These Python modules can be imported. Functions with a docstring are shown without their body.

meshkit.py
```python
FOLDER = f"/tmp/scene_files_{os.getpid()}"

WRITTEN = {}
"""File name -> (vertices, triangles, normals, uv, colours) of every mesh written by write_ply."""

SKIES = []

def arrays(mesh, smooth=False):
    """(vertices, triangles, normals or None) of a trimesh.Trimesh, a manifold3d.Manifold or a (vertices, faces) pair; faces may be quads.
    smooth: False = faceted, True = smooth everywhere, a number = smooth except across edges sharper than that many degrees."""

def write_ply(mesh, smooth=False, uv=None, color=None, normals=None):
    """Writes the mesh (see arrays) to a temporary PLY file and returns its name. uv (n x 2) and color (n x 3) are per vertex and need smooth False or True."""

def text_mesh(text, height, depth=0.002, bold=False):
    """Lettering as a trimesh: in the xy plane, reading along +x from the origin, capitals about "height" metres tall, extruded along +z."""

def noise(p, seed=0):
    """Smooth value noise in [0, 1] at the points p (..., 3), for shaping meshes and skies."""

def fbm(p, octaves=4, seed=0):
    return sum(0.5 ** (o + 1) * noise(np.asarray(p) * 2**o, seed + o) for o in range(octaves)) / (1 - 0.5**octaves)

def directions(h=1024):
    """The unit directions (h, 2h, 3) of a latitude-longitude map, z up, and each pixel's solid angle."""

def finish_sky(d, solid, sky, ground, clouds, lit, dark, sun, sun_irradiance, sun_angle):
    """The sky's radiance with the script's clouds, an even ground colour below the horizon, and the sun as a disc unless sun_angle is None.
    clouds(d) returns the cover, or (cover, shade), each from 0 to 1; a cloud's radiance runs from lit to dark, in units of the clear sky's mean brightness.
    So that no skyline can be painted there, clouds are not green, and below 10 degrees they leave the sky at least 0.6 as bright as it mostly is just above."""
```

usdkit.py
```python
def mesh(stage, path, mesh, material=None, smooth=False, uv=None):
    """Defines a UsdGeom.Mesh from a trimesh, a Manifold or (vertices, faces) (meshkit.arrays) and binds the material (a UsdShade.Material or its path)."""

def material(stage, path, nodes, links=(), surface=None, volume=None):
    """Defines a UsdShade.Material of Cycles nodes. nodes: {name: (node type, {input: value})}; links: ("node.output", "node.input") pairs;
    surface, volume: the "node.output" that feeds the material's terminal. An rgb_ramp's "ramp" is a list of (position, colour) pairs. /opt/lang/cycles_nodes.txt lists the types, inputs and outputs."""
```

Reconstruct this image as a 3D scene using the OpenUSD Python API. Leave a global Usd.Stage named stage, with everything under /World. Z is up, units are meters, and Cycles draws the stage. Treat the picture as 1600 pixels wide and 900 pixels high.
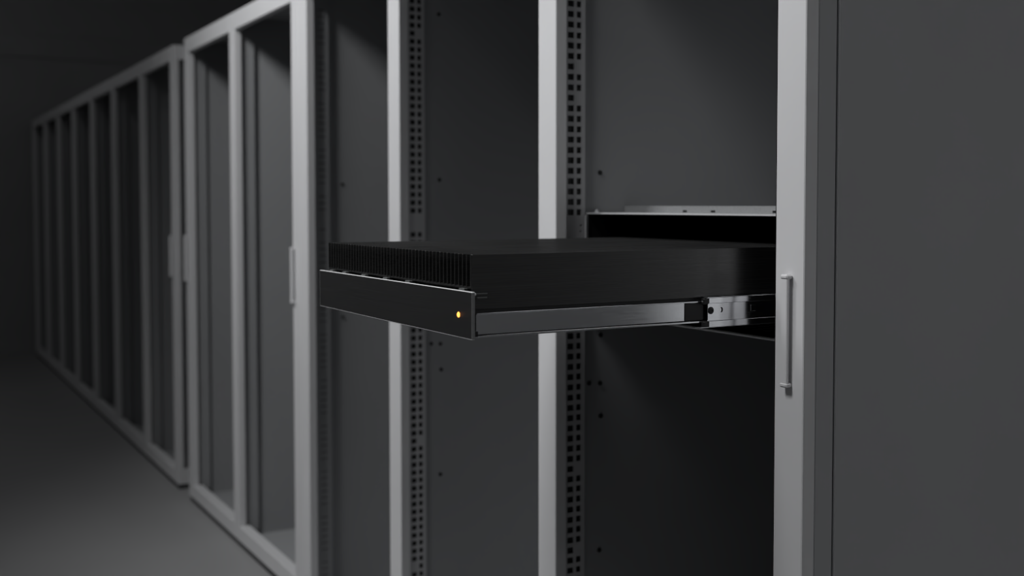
import math, random
import numpy as np, trimesh, usdkit
from pxr import Usd, UsdGeom, UsdLux, Gf, Sdf
from shapely.geometry import box as sbox, Polygon, Point
from shapely.ops import unary_union

random.seed(7)
stage = Usd.Stage.CreateInMemory()
UsdGeom.SetStageUpAxis(stage, 'Z'); UsdGeom.SetStageMetersPerUnit(stage, 1.0)
UsdGeom.Xform.Define(stage, '/World'); UsdGeom.Scope.Define(stage, '/World/Looks')
CZ = 1.107                         # the camera's height; the plan below is measured from it

# ------------------------------------------------------------------ camera
YAW, PITCH, ROLL, FPX, CY = math.radians(29.7008), math.radians(2.2486), math.radians(-0.0432), 1740.758, 387.72
fwd = np.array([math.sin(YAW) * math.cos(PITCH), math.cos(YAW) * math.cos(PITCH), -math.sin(PITCH)])
r0 = np.cross(fwd, [0, 0, 1]); r0 /= np.linalg.norm(r0); u0 = np.cross(r0, fwd)
right = math.cos(ROLL) * r0 + math.sin(ROLL) * u0; up = -math.sin(ROLL) * r0 + math.cos(ROLL) * u0
cam = UsdGeom.Camera.Define(stage, '/World/camera')
M = np.eye(4); M[0, :3], M[1, :3], M[2, :3], M[3, :3] = right, up, -fwd, (-1.0, 0.0, CZ)
cam.AddTransformOp().Set(Gf.Matrix4d(*M.ravel().tolist()))
HA = 36.0
cam.CreateHorizontalApertureAttr(HA); cam.CreateVerticalApertureAttr(HA * 9 / 16)
cam.CreateFocalLengthAttr(FPX / 1600 * HA)
cam.CreateVerticalApertureOffsetAttr((CY - 450) / 1600 * HA)
cam.CreateFStopAttr(3.8); cam.CreateFocusDistanceAttr(1.40)
cam.CreateClippingRangeAttr(Gf.Vec2f(0.01, 100))
cam.CreateExposureAttr(0.0)

# ------------------------------------------------------------------ lamps
CEIL = 3.75
SPOTS = [dict(label='large round spotlight hung on the aisle side, aimed at the third rack', pos=(-1.8, 2.45, CZ + 1.95), aim=(0.0, 2.6, CZ + 0.6), radius=0.36, intensity=51.0, cone=44.0, soft=1.0),
         dict(label='large round spotlight hung on the aisle side, aimed at the rack with the server tray', pos=(-1.55, 1.16, CZ + 1.92), aim=(0.0, 0.80, CZ - 0.02), radius=0.34, intensity=32.0, cone=34.0, soft=1.0)]
LAMPS = [('rear', 'white ceiling light panel near the pale wall behind the camera', (0.6, -1.9), (3.2, 0.5), 3.6),
         ('far', 'long dim ceiling light strip over the far part of the aisle', (-1.5, 5.2), (0.4, 4.6), 1.35)]  # fill lamp, added to lift the far racks and floor
ADDED_GLOW = 0.5

# ------------------------------------------------------------------ materials
def mat(name, nodes, links, surface='p.BSDF'):
    return usdkit.material(stage, '/World/Looks/' + name, nodes, links, surface=surface)

def paint(name, c, rough, bump=0.03, scale=900, var=0.04, spec=0.5):
    lo, hi = [x * (1 - var) for x in c], [min(1, x * (1 + var)) for x in c]
    return mat(name, {'tc': ('texture_coordinate', {}), 'n': ('noise_texture', {'scale': scale, 'detail': 2.0}),
                      'n2': ('noise_texture', {'scale': 2.3, 'detail': 4.0}), 'r': ('rgb_ramp', {'ramp': [(0.3, lo), (0.7, hi)]}),
                      'b': ('bump', {'strength': bump, 'distance': 0.001}),
                      'p': ('principled_bsdf', {'roughness': rough, 'specular_ior_level': spec})},
               [('tc.object', 'n.vector'), ('tc.object', 'n2.vector'), ('n2.fac', 'r.fac'), ('r.color', 'p.base_color'),
                ('n.fac', 'b.height'), ('b.normal', 'p.normal')])

def brushed(name, c, rough, metallic, scale, amount=0.25, bump=0.15, spec=0.5):
    lo, hi = [x * (1 - amount) for x in c], [x * (1 + amount) for x in c]
    return mat(name, {'tc': ('texture_coordinate', {}), 'm': ('mapping', {'scale': scale}), 'n': ('noise_texture', {'scale': 1.0, 'detail': 5.0, 'roughness': 0.65}),
                      'r': ('rgb_ramp', {'ramp': [(0.3, lo), (0.7, hi)]}), 'b': ('bump', {'strength': bump, 'distance': 0.0004}),
                      'rr': ('rgb_ramp', {'ramp': [(0.3, (rough * .8,) * 3), (0.7, (min(1, rough * 1.2),) * 3)]}),
                      'p': ('principled_bsdf', {'metallic': metallic, 'specular_ior_level': spec})},
               [('tc.object', 'm.vector'), ('m.vector', 'n.vector'), ('n.fac', 'r.fac'), ('r.color', 'p.base_color'), ('n.fac', 'rr.fac'), ('rr.color', 'p.roughness'),
                ('n.fac', 'b.height'), ('b.normal', 'p.normal')])

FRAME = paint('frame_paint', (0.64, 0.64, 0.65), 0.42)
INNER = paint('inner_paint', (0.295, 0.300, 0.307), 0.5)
SIDE = paint('side_paint', (0.40, 0.405, 0.415), 0.45)
RAILM = paint('mounting_rail_paint', (0.46, 0.46, 0.47), 0.4)
PLINTH = paint('plinth_black', (0.02, 0.02, 0.021), 0.7)
SCREW = brushed('dark_screw', (0.05, 0.05, 0.052), 0.35, 0.8, (300, 300, 300))
HOLE = paint('chassis_black', (0.006, 0.006, 0.006), 0.7, spec=0.2)
ZINC = brushed('zinc_sheet', (0.60, 0.605, 0.615), 0.45, 0.35, (30, 300, 300), 0.06, 0.03)
ZINCD = brushed('dark_zinc_sheet', (0.27, 0.274, 0.278), 0.4, 0.4, (30, 300, 300), 0.06, 0.03)
SLIDE = brushed('slide_steel', (0.68, 0.69, 0.715), 0.13, 1.0, (20, 400, 400), 0.06, 0.02)
BODY = brushed('black_anodised_side', (0.016, 0.016, 0.016), 0.27, 0.0, (5, 900, 1500), 0.2, 0.03, spec=1.0)
FIN = brushed('black_anodised_fin', (0.032, 0.032, 0.032), 0.3, 0.0, (5, 900, 900), 0.2, 0.03, spec=0.7)
PANEL = brushed('dark_brushed_panel', (0.055, 0.055, 0.056), 0.42, 0.6, (1500, 6, 1400), 0.14, 0.05)
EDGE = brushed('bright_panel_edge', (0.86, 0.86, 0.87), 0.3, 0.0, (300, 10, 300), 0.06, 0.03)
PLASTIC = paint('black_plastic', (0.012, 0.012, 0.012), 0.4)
GREYP = paint('grey_plastic', (0.085, 0.089, 0.088), 0.5)
LEDM = mat('led_amber', {'e': ('emission', {'color': (1.0, 0.30, 0.05), 'strength': 4.2})}, [], 'e.emission')
FLOORM = mat('floor_vinyl', {'tc': ('texture_coordinate', {}), 'n': ('noise_texture', {'scale': 1.3, 'detail': 5.0}), 'n2': ('noise_texture', {'scale': 160.0, 'detail': 3.0}),
                            'r': ('rgb_ramp', {'ramp': [(0.3, (0.295, 0.295, 0.298)), (0.7, (0.325, 0.325, 0.328))]}), 'b': ('bump', {'strength': 0.05, 'distance': 0.002}),
                            'p': ('principled_bsdf', {'roughness': 0.5, 'specular_ior_level': 0.4})},
             [('tc.object', 'n.vector'), ('tc.object', 'n2.vector'), ('n.fac', 'r.fac'), ('r.color', 'p.base_color'), ('n2.fac', 'b.height'), ('b.normal', 'p.normal')])
WALLM = paint('wall_paint', (0.30, 0.30, 0.305), 0.7)
WALLW = paint('wall_paint_white', (0.72, 0.72, 0.72), 0.7)
CEILM = paint('ceiling_paint', (0.22, 0.22, 0.225), 0.8)

# ------------------------------------------------------------------ helpers
USED = {}
def numbered(parent, name):
    k = (parent, name); n = USED.get(k, 0); USED[k] = n + 1
    return name if n == 0 else f'{name}_{n:03d}'

def cbox(lo, hi, c=0.0):
    lo, hi = np.array(lo, float), np.array(hi, float)
    if c <= 0:
        return trimesh.creation.box(bounds=[lo, hi])
    c = min(c, 0.45 * (hi - lo).min()); P = []
    for sx in (0, 1):
        for sy in (0, 1):
            for sz in (0, 1):
                s = np.array([sx, sy, sz]); v = np.where(s, hi, lo); d = np.where(s, -c, c)
                for k in range(3):
                    q = v + d; q[k] = v[k]; P.append(q)
    return trimesh.convex.convex_hull(np.array(P))

def cat(*ms): return trimesh.util.concatenate(list(ms))

def prism(poly, lo, hi, axis):
    """Extrudes a shapely polygon along axis from lo to hi; polygon axes are the two others in order (y,z), (x,z), (x,y)."""
    polys = getattr(poly, 'geoms', [poly]); out = []
    for g in polys:
        m = trimesh.creation.extrude_polygon(g, hi - lo, engine='earcut'); v = m.vertices.copy(); w = np.empty_like(v)
        if axis == 0: w[:, 0], w[:, 1], w[:, 2] = v[:, 2] + lo, v[:, 0], v[:, 1]
        if axis == 1: w[:, 0], w[:, 1], w[:, 2] = v[:, 0], v[:, 2] + lo, v[:, 1]
        if axis == 2: w = v + [0, 0, lo]
        m = trimesh.Trimesh(w, m.faces, process=False)
        if m.volume < 0: m.invert()
        out.append(m)
    return cat(*out)

def cyl(p, q, r, n=20):
    p, q = np.array(p, float), np.array(q, float)
    return trimesh.creation.cylinder(radius=r, segment=[p, q], sections=n)

class Thing:
    def __init__(self, name, label, category, loc, group=None, kind=None):
        self.path = '/World/' + numbered('', name); self.loc = np.array(loc, float)
        x = UsdGeom.Xform.Define(stage, self.path); x.AddTranslateOp().Set(Gf.Vec3d(*map(float, loc)))
        self.prim = x.GetPrim(); meta(self.prim, label, category, group, kind)
    def part(self, name, m, material, under=None, label=None, smooth=25):
        base = under or self.path
        path = base + '/' + numbered(base, name)
        m = m.copy(); m.apply_translation(-self.loc)
        u = usdkit.mesh(stage, path, m, material, smooth=smooth)
        if label: u.GetPrim().SetCustomDataByKey('label', label)
        return path

def meta(prim, label, category=None, group=None, kind=None):
    for k, v in (('label', label), ('category', category), ('group', group), ('kind', kind)):
        if v: prim.SetCustomDataByKey(k, v)

def structure(name, m, material, label, category):
    u = usdkit.mesh(stage, '/World/' + numbered('', name), m, material)
    meta(u.GetPrim(), label, category, None, 'structure')
    return u

# ------------------------------------------------------------------ room shell
XL, XR, YN, YF = -2.6, 4.2, -3.0, 9.06
structure('floor', cbox((XL - .1, YN - .1, -0.1), (XR + .1, YF + .1, 0)), FLOORM, 'smooth grey vinyl floor of the aisle in front of the racks', 'floor')
structure('ceiling', cbox((XL - .1, YN - .1, CEIL), (XR + .1, YF + .1, CEIL + .1)), CEILM, 'dark unlit ceiling above the rack row', 'ceiling')
structure('wall_back', cbox((XL - .1, YF, 0), (XR + .1, YF + .1, CEIL)), WALLM, 'dark grey wall closing the far end of the aisle', 'wall')
structure('wall_left', cbox((XL - .1, YN, 0), (XL, YF, CEIL)), WALLW, 'pale wall along the aisle opposite the racks', 'wall')
structure('wall_right', cbox((XR, YN, 0), (XR + .1, YF, CEIL)), WALLM, 'grey wall behind the backs of the racks', 'wall')
structure('wall_front', cbox((XL - .1, YN - .1, 0), (XR + .1, YN, CEIL)), WALLW, 'pale wall behind the camera facing the near rack side', 'wall')
structure('trim_1', cbox((XL + .01, YF - 0.015, CZ + 1.10), (XR - .01, YF, CZ + 1.27), .004), WALLM, 'dark horizontal duct along the top of the far wall', 'trim')

wf = sbox(2.92, .25, 4.12, 2.35)
glow_pane = [sbox(2.97, z0, 4.07, z1) for z0, z1 in ((.30, 1.55), (1.59, 2.30))]
structure('window_1', prism(wf.difference(unary_union(glow_pane)), YN + .002, YN + .06, 1), FRAME, 'unseen glowing panel in a white frame, added behind the camera on the right', 'window')  # unseen glowing panel, added for the bright reflection in the slides
GLOWM = mat('added_glow_light', {'e': ('emission', {'color': (0.97, 0.985, 1.0), 'strength': ADDED_GLOW})}, [], 'e.emission')
for q in glow_pane:
    x0, z0, x1, z1 = q.bounds
    usdkit.mesh(stage, '/World/window_1/' + numbered('window_1', 'glow_pane'), cbox((x0, YN + .02, z0), (x1, YN + .026, z1)), GLOWM)

def lamp(tag, label, c, s, strength):
    t = Thing('ceiling_light', label, 'ceiling light', (c[0], c[1], CEIL))
    x0, x1, y0, y1 = c[0] - s[0] / 2, c[0] + s[0] / 2, c[1] - s[1] / 2, c[1] + s[1] / 2
    ring = sbox(x0 - .02, y0 - .02, x1 + .02, y1 + .02).difference(sbox(x0, y0, x1, y1))
    t.part('housing', cat(prism(ring, CEIL - .06, CEIL - .002, 2), cbox((x0 - .02, y0 - .02, CEIL - .004), (x1 + .02, y1 + .02, CEIL - .0005))), FRAME)
    lm = mat('lamp_' + tag, {'e': ('emission', {'color': (0.98, 0.99, 1.0), 'strength': strength})}, [], 'e.emission')
    t.part('diffuser', cbox((x0 + .001, y0 + .001, CEIL - .05), (x1 - .001, y1 - .001, CEIL - .045)), lm)
for L in LAMPS: lamp(*L)

def spotlight(SPOT):
    p, q = np.array(SPOT['pos']), np.array(SPOT['aim']); d = (q - p) / np.linalg.norm(q - p)
    t = Thing('spotlight', SPOT['label'], 'spotlight', tuple(p))
    R = SPOT['radius']
    back = p - d * (R + .02)
    t.part('housing', cyl(back - d * .12, back, R + .03, 40), PLASTIC)
    t.part('stem', cyl(back - d * .06, (back[0] - d[0] * .06, back[1] - d[1] * .06, CEIL - .001), .02, 16), PLASTIC)
    l = UsdLux.SphereLight.Define(stage, t.path + '/lamp')
    zax = -d; xax = np.cross([0, 0, 1], zax); xax /= np.linalg.norm(xax); yax = np.cross(zax, xax)
    m = np.eye(4); m[0, :3], m[1, :3], m[2, :3] = xax, yax, zax
    l.AddTransformOp().Set(Gf.Matrix4d(*m.ravel().tolist()))
    l.CreateRadiusAttr(R); l.CreateIntensityAttr(SPOT['intensity']); l.CreateColorAttr(Gf.Vec3f(0.985, 0.992, 1.0))
    sh = UsdLux.ShapingAPI.Apply(l.GetPrim())
    sh.CreateShapingConeAngleAttr(SPOT['cone']); sh.CreateShapingConeSoftnessAttr(SPOT['soft'])
for S in SPOTS: spotlight(S)

# ------------------------------------------------------------------ racks
ZT, ZHB, ZBOT, ZSILL, ZFL = CZ + 0.612, CZ + 0.556, CZ - 1.089, CZ - 1.040, CZ - 1.080
PD = 0.022            # depth of a front post
DEPTH = 0.90
ROW0, PITCH_R = CZ + 0.3427, 0.01782

def rail_plate(y, kind):
    """Perforated mounting rail on plane y: front plate with square holes and two lips back to the side panel."""
    x0, x1, z0, z1 = 0.0255, 0.0665, ZFL + .02, ZHB + .01
    holes = []
    for k in range(-16, 82):
        z = ROW0 - k * PITCH_R
        if z < z0 + .015 or z > z1 - .015 or k in (21, 22): continue
        if kind in (0, 1):
            if not (kind == 1 and k == 65):
                holes.append(sbox(0.0317, z - .0046, 0.0426, z + .0046).buffer(.0006, 2))
            if k not in ((6, 9, 45, 53) if kind == 0 else (-2, 49)):
                holes.append(sbox(0.0499, z - .0046, 0.0578, z + .0046).buffer(.0007, 2))
        elif kind == 2 and k % 7 != 3:
            holes.append(sbox(0.036, z - .0011, 0.056, z + .0011))
    if kind == 0:
        for x, z, r in ((.0576, -.0362, .0019), (.057, -.0467, .0016)):
            holes.append(Point(x, CZ + z).buffer(r, 6))
    plate = sbox(x0, z0, x1, z1).difference(unary_union(holes)) if holes else sbox(x0, z0, x1, z1)
    m = prism(plate, y, y + .002, 1)
    d = .010
    return cat(m, cbox((x0, y + .002, z0), (x0 + .002, y + d, z1)), cbox((x1 - .002, y + .002, z0), (x1, y + d, z1)))

def make_rack(y0, y1, label, near=0.0, far=0.062, kind=0, near_handle=None, far_handle=None, group=None, side='panel'):
    t = Thing('server_rack', label, 'server rack', (0, y0, 0), group)
    g = 0.0006
    a, b = y0 + g, y1 - g
    def post(p0, p1, h):
        m = cbox((0, p0, ZBOT), (PD, p1, ZT), .0012)
        t.part('post', m, FRAME)
        if h:
            yc, z0, z1, out = h
            bar, feet = None, None
            hp = t.part('handle', cbox((-out, yc - .0055, CZ + z0 + .0045), (-.0045, yc + .0055, CZ + z1 - .0045), .001), FRAME)
            for z, s in ((z1, -1), (z0, 1)):
                za, zb = (CZ + z - .006, CZ + z) if s < 0 else (CZ + z, CZ + z + .006)
                t.part('foot', cbox((-out - .0012, yc - .0064, za), (-.0001, yc + .0064, zb), .0018), FRAME, hp)
    if near: post(a, a + near, near_handle)
    post(b - far, b, far_handle)
    ya, yb = (a + near if near else a), b - far
    t.part('header', cbox((0, ya, ZHB), (PD, yb, ZT), .0012), FRAME)
    t.part('sill', cbox((0, ya, ZBOT), (0.034, yb, ZSILL), .0015), FRAME)
    # far side panel with mounting rail and screws
    wy = yb + 0.021
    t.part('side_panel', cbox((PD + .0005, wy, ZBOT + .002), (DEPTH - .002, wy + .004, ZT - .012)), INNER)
    t.part('mounting_rail', rail_plate(yb + 0.011, kind), RAILM if kind < 2 else INNER, smooth=False)
    nr = rail_plate(0.0, kind); nr.vertices[:, 1] *= -1; nr.invert(); nr.apply_translation((0, (a + near if near else a) + .0145, 0))
    if side != 'panel' or not near: t.part('mounting_rail', nr, RAILM, smooth=False)
    t.part('hole_shade_strip', cbox((.0285, yb + .0145, ZFL + .025), (.0635, yb + .0155, ZHB)), PLASTIC)  # black strip behind the holes, standing in for the shade inside
    for x, z in ((.115, .0559), (.116, -.3188), (.0927, -.317), (.1176, -.3778), (.1172, -.2327), (.115, .43), (.115, -.62)) if kind < 2 else ((.112, .0559), (.112, -.31)) if kind == 2 else ():
        f = wy / (wy + .016); x, z = (x + 1) * f - 1, z * f      # seen on the same line as before
        t.part('screw', cat(cyl((x, wy - .0016, CZ + z), (x, wy + .001, CZ + z), .0042, 14), cyl((x, wy - .0026, CZ + z), (x, wy - .001, CZ + z), .0026, 6)), SCREW)
    ni = a
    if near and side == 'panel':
        t.part('added_dark_strip', cbox((.0015, a + near + .0001, ZSILL + .01), (.062, a + near + .0022, ZHB - .01), .0005), PLASTIC)  # unseen black strip, added so the slides reflect dark here
    if near:
        if side == 'panel':   # outer cladding: front return, dark joint, then the large side panel
            t.part('side_frame', cbox((PD + .0002, a, ZBOT), (0.0528, a + .03, ZT), .001), SIDE)
            t.part('cladding', cbox((0.0556, a - .0004, ZBOT), (DEPTH, a + .012, ZT), .0016), SIDE)
            t.part('joint', cbox((0.045, a + .006, ZBOT + .002), (0.065, a + .0112, ZT - .004)), PLINTH)
        else:
            t.part('side_rail', cbox((PD, a, ZT - .055), (DEPTH, a + .012, ZT), .001), FRAME)
            t.part('side_rail', cbox((PD, a, ZBOT), (DEPTH, a + .012, ZBOT + .06), .001), FRAME)
            t.part('cladding', cbox((PD, a + .022, ZBOT + .01), (DEPTH, a + .026, ZT - .02)), SIDE)
            t.part('rear_post', cbox((DEPTH - .05, a, ZBOT + .06), (DEPTH, a + .012, ZT - .055), .001), FRAME)
        ni = a + .03
    else:
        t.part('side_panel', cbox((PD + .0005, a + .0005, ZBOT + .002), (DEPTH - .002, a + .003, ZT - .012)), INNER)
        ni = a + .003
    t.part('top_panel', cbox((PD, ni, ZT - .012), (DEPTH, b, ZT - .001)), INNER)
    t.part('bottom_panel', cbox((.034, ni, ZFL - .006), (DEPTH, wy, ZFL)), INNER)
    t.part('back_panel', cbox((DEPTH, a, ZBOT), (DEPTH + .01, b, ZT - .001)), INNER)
    t.part('plinth', cbox((.004, a + .002, 0.0), (DEPTH - .03, b - .002, ZBOT - .0002)), PLINTH)  # set flush and black to draw the shadow line under the frame
    return t

W = .0617
A = [1.0203, 1.661, 2.3136, 2.916]
make_rack(A[0], A[1], 'nearest light grey open rack, holding the pulled-out black server tray', near=.0507, far=.057, kind=0, near_handle=(1.046, -.2314, -.0884, .0095), group='racks of the near bank')
make_rack(A[1], A[2], 'light grey open empty rack right behind the one with the server tray', far=W, kind=1, group='racks of the near bank')
make_rack(A[2], A[3], 'light grey empty rack third from the camera, ending at the double-width post', far=W, kind=2, group='racks of the near bank')
make_rack(A[3], 3.595, 'light grey empty rack just beyond the double-width post', near=W, far=W, kind=3, near_handle=(2.966, -.272, -.119, .0105), group='racks of the near bank', side='open')
make_rack(3.595, 4.198, 'light grey empty rack on the near side of the dark gap', far=W, kind=3, far_handle=(4.184, -.283, -.115, .012), group='racks of the near bank')
CL = [4.372, 5.016, 5.680, 6.300, 6.945, 7.570, 8.195, 8.807]
CLAB = ['first dim grey empty rack beyond the dark gap, with a pull handle', 'second dim grey empty rack beyond the dark gap', 'third dim grey empty rack beyond the dark gap', 'fourth dim dark rack beyond the gap, in the middle of the far bank',
        'dark rack third from the far end of the aisle', 'dark rack second from the far end of the aisle', 'last, darkest rack at the far end of the aisle']
for i in range(7):
    make_rack(CL[i], CL[i + 1], CLAB[i], near=W if i == 0 else 0, far=W, kind=3, group='racks of the far bank', side='open', near_handle=(4.421, -.279, -.121, .012) if i == 0 else None)

# ------------------------------------------------------------------ chassis fixed in the nearest rack
CX, CY0, CY1, CT, CB = 0.070, 1.092, 1.6180, CZ - 0.0145, CZ - 0.1885
ch = Thing('chassis', 'open black chassis box with bare metal edges, fixed inside the nearest rack', 'chassis', (CX, (CY0 + CY1) / 2, CB))
XB = 0.66
ch.part('top_sheet', cbox((CX, CY0, CT - .0024), (XB, CY1 + .004, CT), .0005), ZINC)
fl = sbox(1.10, CT + .0002, 1.6238, CT + .0118)
slots = [sbox(y - .0055, CT + .0012, y + .0055, CT + .0048) for y in (1.4513, 1.3802, 1.2394)]
ch.part('top_flange', prism(fl.difference(unary_union(slots)), .155, .157, 0), ZINCD)
ch.part('flange_back', cbox((.1572, 1.10, CT + .0002), (.1582, 1.6238, CT + .010)), PLASTIC)
ch.part('lip', cbox((CX, CY1 - .003, CB), (CX + .004, CY1, CT - .0024), .0004), ZINC)
ch.part('side_wall', cbox((CX + .004, CY1 - .002, CB + .003), (XB, CY1 - .0004, CT - .0026)), HOLE)
ch.part('side_wall', cbox((CX + .004, CY0, CB + .003), (XB, CY0 + .0016, CT - .0026)), HOLE)
ch.part('rear_wall', cbox((XB - .002, CY0 + .002, CB + .003), (XB, CY1 - .002, CT - .0026)), HOLE)
ch.part('roof_lining', cbox((CX + .006, CY0 + .002, CT - .0034), (XB - .002, CY1 - .002, CT - .0025)), HOLE)
ch.part('bottom_edge', cbox((CX, CY0, CB), (CX + .006, CY1, CB + .0038), .0013), EDGE)
vents = [sbox(CX + .06 + .0115 * i, y, CX + .06 + .0115 * i + .0062, y + .016) for i in range(9) for y in (1.15, 1.175, 1.20, 1.225, 1.25, 1.275, 1.30, 1.325)]
ch.part('bottom_sheet', prism(sbox(CX + .006, CY0 + .0016, XB - .002, CY1 - .002).difference(unary_union(vents)), CB, CB + .0024, 2), HOLE)
# bracket tying the chassis to the mounting rail
ch.part('bracket', cbox((.0722, 1.0745, CB + .002), (.0740, 1.0918, CT - .004)), PLASTIC)
ch.part('bracket', cat(cbox((.0668, 1.6125, CB), (.0685, 1.6236, CT - .004), .0003), cbox((.0685, 1.6184, CB), (.0700, 1.6238, CT - .002), .0003)), RAILM)
ch.part('screw', cat(cyl((.0935, 1.6175, CT), (.0935, 1.6175, CT + .004), .004, 12), cyl((.0935, 1.6175, CT + .004), (.0935, 1.6175, CT + .006), .0022, 8)), ZINC)
# fixed slide members, one each side
for k, (yo, s) in enumerate(((1.0985, 1), (1.5780, -1))):
    z0, z1, x0, x1 = CZ - .1560, CZ - .1184, -.0985, .55
    f = lambda d: yo + s * d
    bb = lambda xa, xb, d0, d1, za, zb, c=.0004: cbox((xa, min(f(d0), f(d1)), za), (xb, max(f(d0), f(d1)), zb), c)
    sl = ch.part('slide', bb(x0 + .012, x1, .0022, .0034, z0 + .0076, z1 - .0072), SLIDE, label='fixed steel slide channel')
    ch.part('slide_flange', cat(bb(x0 + .0125, x1, 0, .0018, z1 - .0074, z1), bb(x0 + .010, x1, .0004, .010, z1 - .0010, z1 + .0008)), SLIDE, sl)
    ch.part('slide_flange', cat(bb(x0 + .0125, x1, 0, .0018, z0, z0 + .0080), bb(x0 - .002, x1, .0004, .010, z0 - .0006, z0 + .0008)), SLIDE, sl)
    ch.part('end_cap', cat(bb(x0 + .004, x0 + .0125, .0002, .006, z1 - .0085, z1 - .0005, .001)), PLASTIC, sl)
    ch.part('end_cap', cat(bb(x0 + .004, x0 + .0125, .0002, .006, z0 + .0010, z0 + .0078, .001)), PLASTIC, sl)
    zc = CZ - .1349
    sc = trimesh.creation.revolve([(0, 0), (.0046, 0), (.0046, .0006), (.0034, .0018), (.0018, .0022), (.0014, .0012), (0, .0010)], sections=24)
    sc.apply_transform(trimesh.transformations.rotation_matrix(math.pi / 2 * s, [1, 0, 0])); sc.apply_translation((-.0816, f(.0022), zc))
    ch.part('slide_screw', sc, SCREW, sl)
    arc = Point(0, 0).buffer(.0042, 16).difference(Point(-.0016, 0).buffer(.0041, 16)).intersection(sbox(0.0004, -.0032, .01, .0032))
    am = prism(arc, f(.0020) - .0002, f(.0020) + .0002, 1); am.apply_translation((-.0662, 0, zc + .0002))
    ch.part('slide_slot', am, HOLE, sl)
    ch.part('slide_rivet', cat(*[bb(x - .004, x + .004, .0018, .0024, zc - .004, zc + .004, .0008) for x in (-.0112, .12, .25)]), SLIDE, sl)

# ------------------------------------------------------------------ the pulled-out server tray
YR, YL = 1.0944, 1.5820
tr = Thing('server_tray', 'black server tray with upright cooling fins and amber lamp, pulled out of the nearest rack', 'server', (-.10, (YR + YL) / 2, CZ - .150))
ZP0, ZP1, XP = CZ - .1510, CZ - .0974, -.4273
fp = tr.part('front_panel', cbox((XP, YR + .0006, ZP0 + .0006), (XP + .0034, YL - .0006, ZP1 - .0006)), PANEL, label='dark brushed metal front panel with an amber lamp')
bev = .0009
ring = [((XP - .0001, YR, ZP1 - .0012), (XP + .0040, YL, ZP1)), ((XP - .0001, YR, ZP0), (XP + .0040, YL, ZP0 + .0009))]
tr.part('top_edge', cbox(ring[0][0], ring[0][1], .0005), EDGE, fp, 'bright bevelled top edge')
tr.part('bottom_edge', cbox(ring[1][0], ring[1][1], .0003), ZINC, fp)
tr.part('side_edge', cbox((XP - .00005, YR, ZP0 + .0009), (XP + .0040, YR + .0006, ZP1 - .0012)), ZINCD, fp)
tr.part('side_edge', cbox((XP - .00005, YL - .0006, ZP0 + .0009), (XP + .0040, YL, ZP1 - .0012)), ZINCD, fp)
led = trimesh.creation.icosphere(subdivisions=3, radius=.0032); led.vertices[:, 0] *= .5; led.apply_translation((XP + .0001, 1.1267, CZ - .1251))
tr.part('status_light', led, LEDM, fp, 'glowing amber status lamp', smooth=True)
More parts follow.
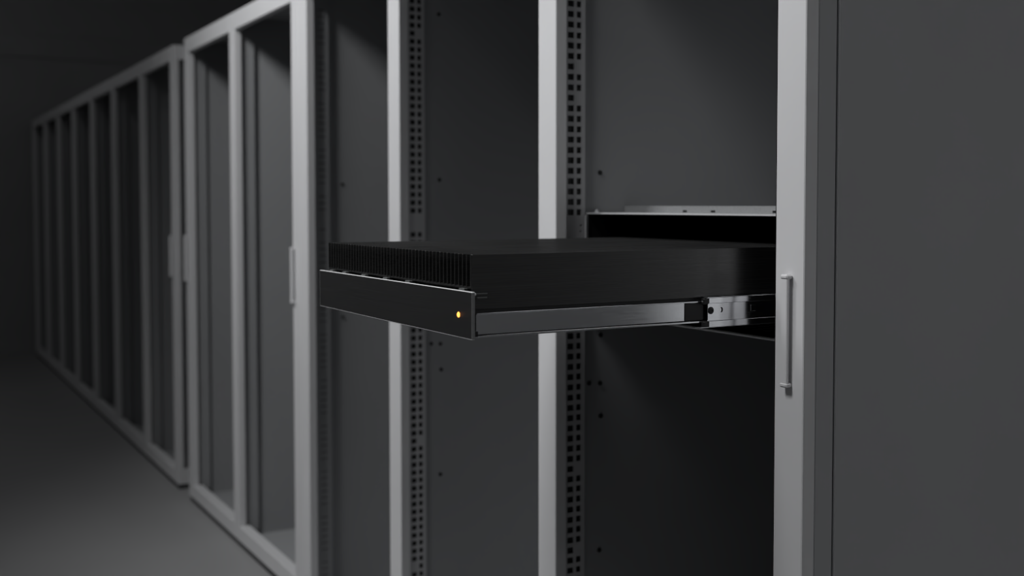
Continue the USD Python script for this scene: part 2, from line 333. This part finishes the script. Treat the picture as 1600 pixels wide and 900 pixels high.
# heat sink: fins, each its own, side plates, base
NF, FY0, FY1 = 47, 1.1113, 1.5651
ZF0, ZF1, XF, XE = CZ - .0935, CZ - .0563, -.4200, .21
base = tr.part('heat_sink_base', cat(cbox((XF + .001, FY0, ZF0 - .0018), (XE, FY1, ZF0 + .0006), .0003), cbox((-.4130, FY0 + .0005, CZ - .119), (XE, FY1 - .0005, ZF0 - .0015), .0005)), BODY)
for i in range(NF):
    y = FY0 + .0006 + (FY1 - FY0 - .0012) * i / (NF - 1); hw = .0006
    tr.part('fin', cbox((XF, y - hw, ZF0 + .0004), (XE, y + hw, ZF1), .0003), FIN, smooth=False)
tr.part('side_plate', cbox((-.4185, FY0 - .0006, CZ - .119), (XE, FY0 + .0008, ZF1 - .0002), .0004), BODY)
tr.part('side_plate', cbox((-.4185, FY1 - .0008, CZ - .119), (XE, FY1 + .0006, ZF1 - .0002), .0004), BODY)
# tray under it
tr.part('tray_floor', cbox((XP + .004, FY0 + .001, CZ - .1500), (XE, FY1 - .001, CZ - .1490)), PLASTIC)
tr.part('tray_side', cbox((XP + .004, FY0 + .0015, CZ - .1489), (XE, FY0 + .003, CZ - .1192)), PLASTIC)
tr.part('tray_side', cbox((XP + .004, FY1 - .003, CZ - .1489), (XE, FY1 - .0015, CZ - .1192)), PLASTIC)
for y in (1.5447, 1.4935, 1.4218, 1.347, 1.2763, 1.1273):
    tr.part('spacer', cbox((-.4236, y - .0062, ZP1 - .003), (-.4145, y + .0062, CZ - .0952), .0005), GREYP)
for x0, x1, z, r in ((-.4149, -.400, -.1010, .0007), (-.4137, -.4006, -.1056, .0012)):
    tr.part('guide_pin', cyl((x0, 1.1085, CZ + z), (x1, 1.1085, CZ + z), r, 10), GREYP)
tr.part('corner_screw', trimesh.creation.icosphere(subdivisions=2, radius=.0017).apply_translation((-.4165, 1.1075, CZ - .1013)), ZINC)
tr.part('panel_bracket', cat(cbox((-.4233, 1.1035, CZ - .1180), (-.4195, 1.1130, ZP1 - .003)), cbox((-.4233, 1.1000, CZ - .1330), (-.4200, 1.1120, CZ - .1275)), cbox((-.4233, 1.1000, CZ - .1470), (-.4165, 1.1120, CZ - .1425))), PLASTIC)
# moving slide members
for yo, s in ((1.1050, 1), (1.5715, -1)):
    f = lambda d: yo + s * d
    bb = lambda xa, xb, d0, d1, za, zb, c=.0003: cbox((xa, min(f(d0), f(d1)), za), (xb, max(f(d0), f(d1)), zb), c)
    ru = tr.part('runner', bb(-.4160, .30, .0010, .0022, CZ - .1470, CZ - .1240), SLIDE, label='long steel runner under the server body')
    tr.part('runner_lip', bb(-.4155, .30, 0, .0058, CZ - .1242, CZ - .1226), SLIDE, ru)
    tr.part('runner_lip', bb(-.4145, .30, -.0012, .0058, CZ - .1502, CZ - .1478), SLIDE, ru)
    tr.part('runner_stop', bb(-.1195, -.0900, .0002, .0012, CZ - .1468, CZ - .1246), PLASTIC, ru)
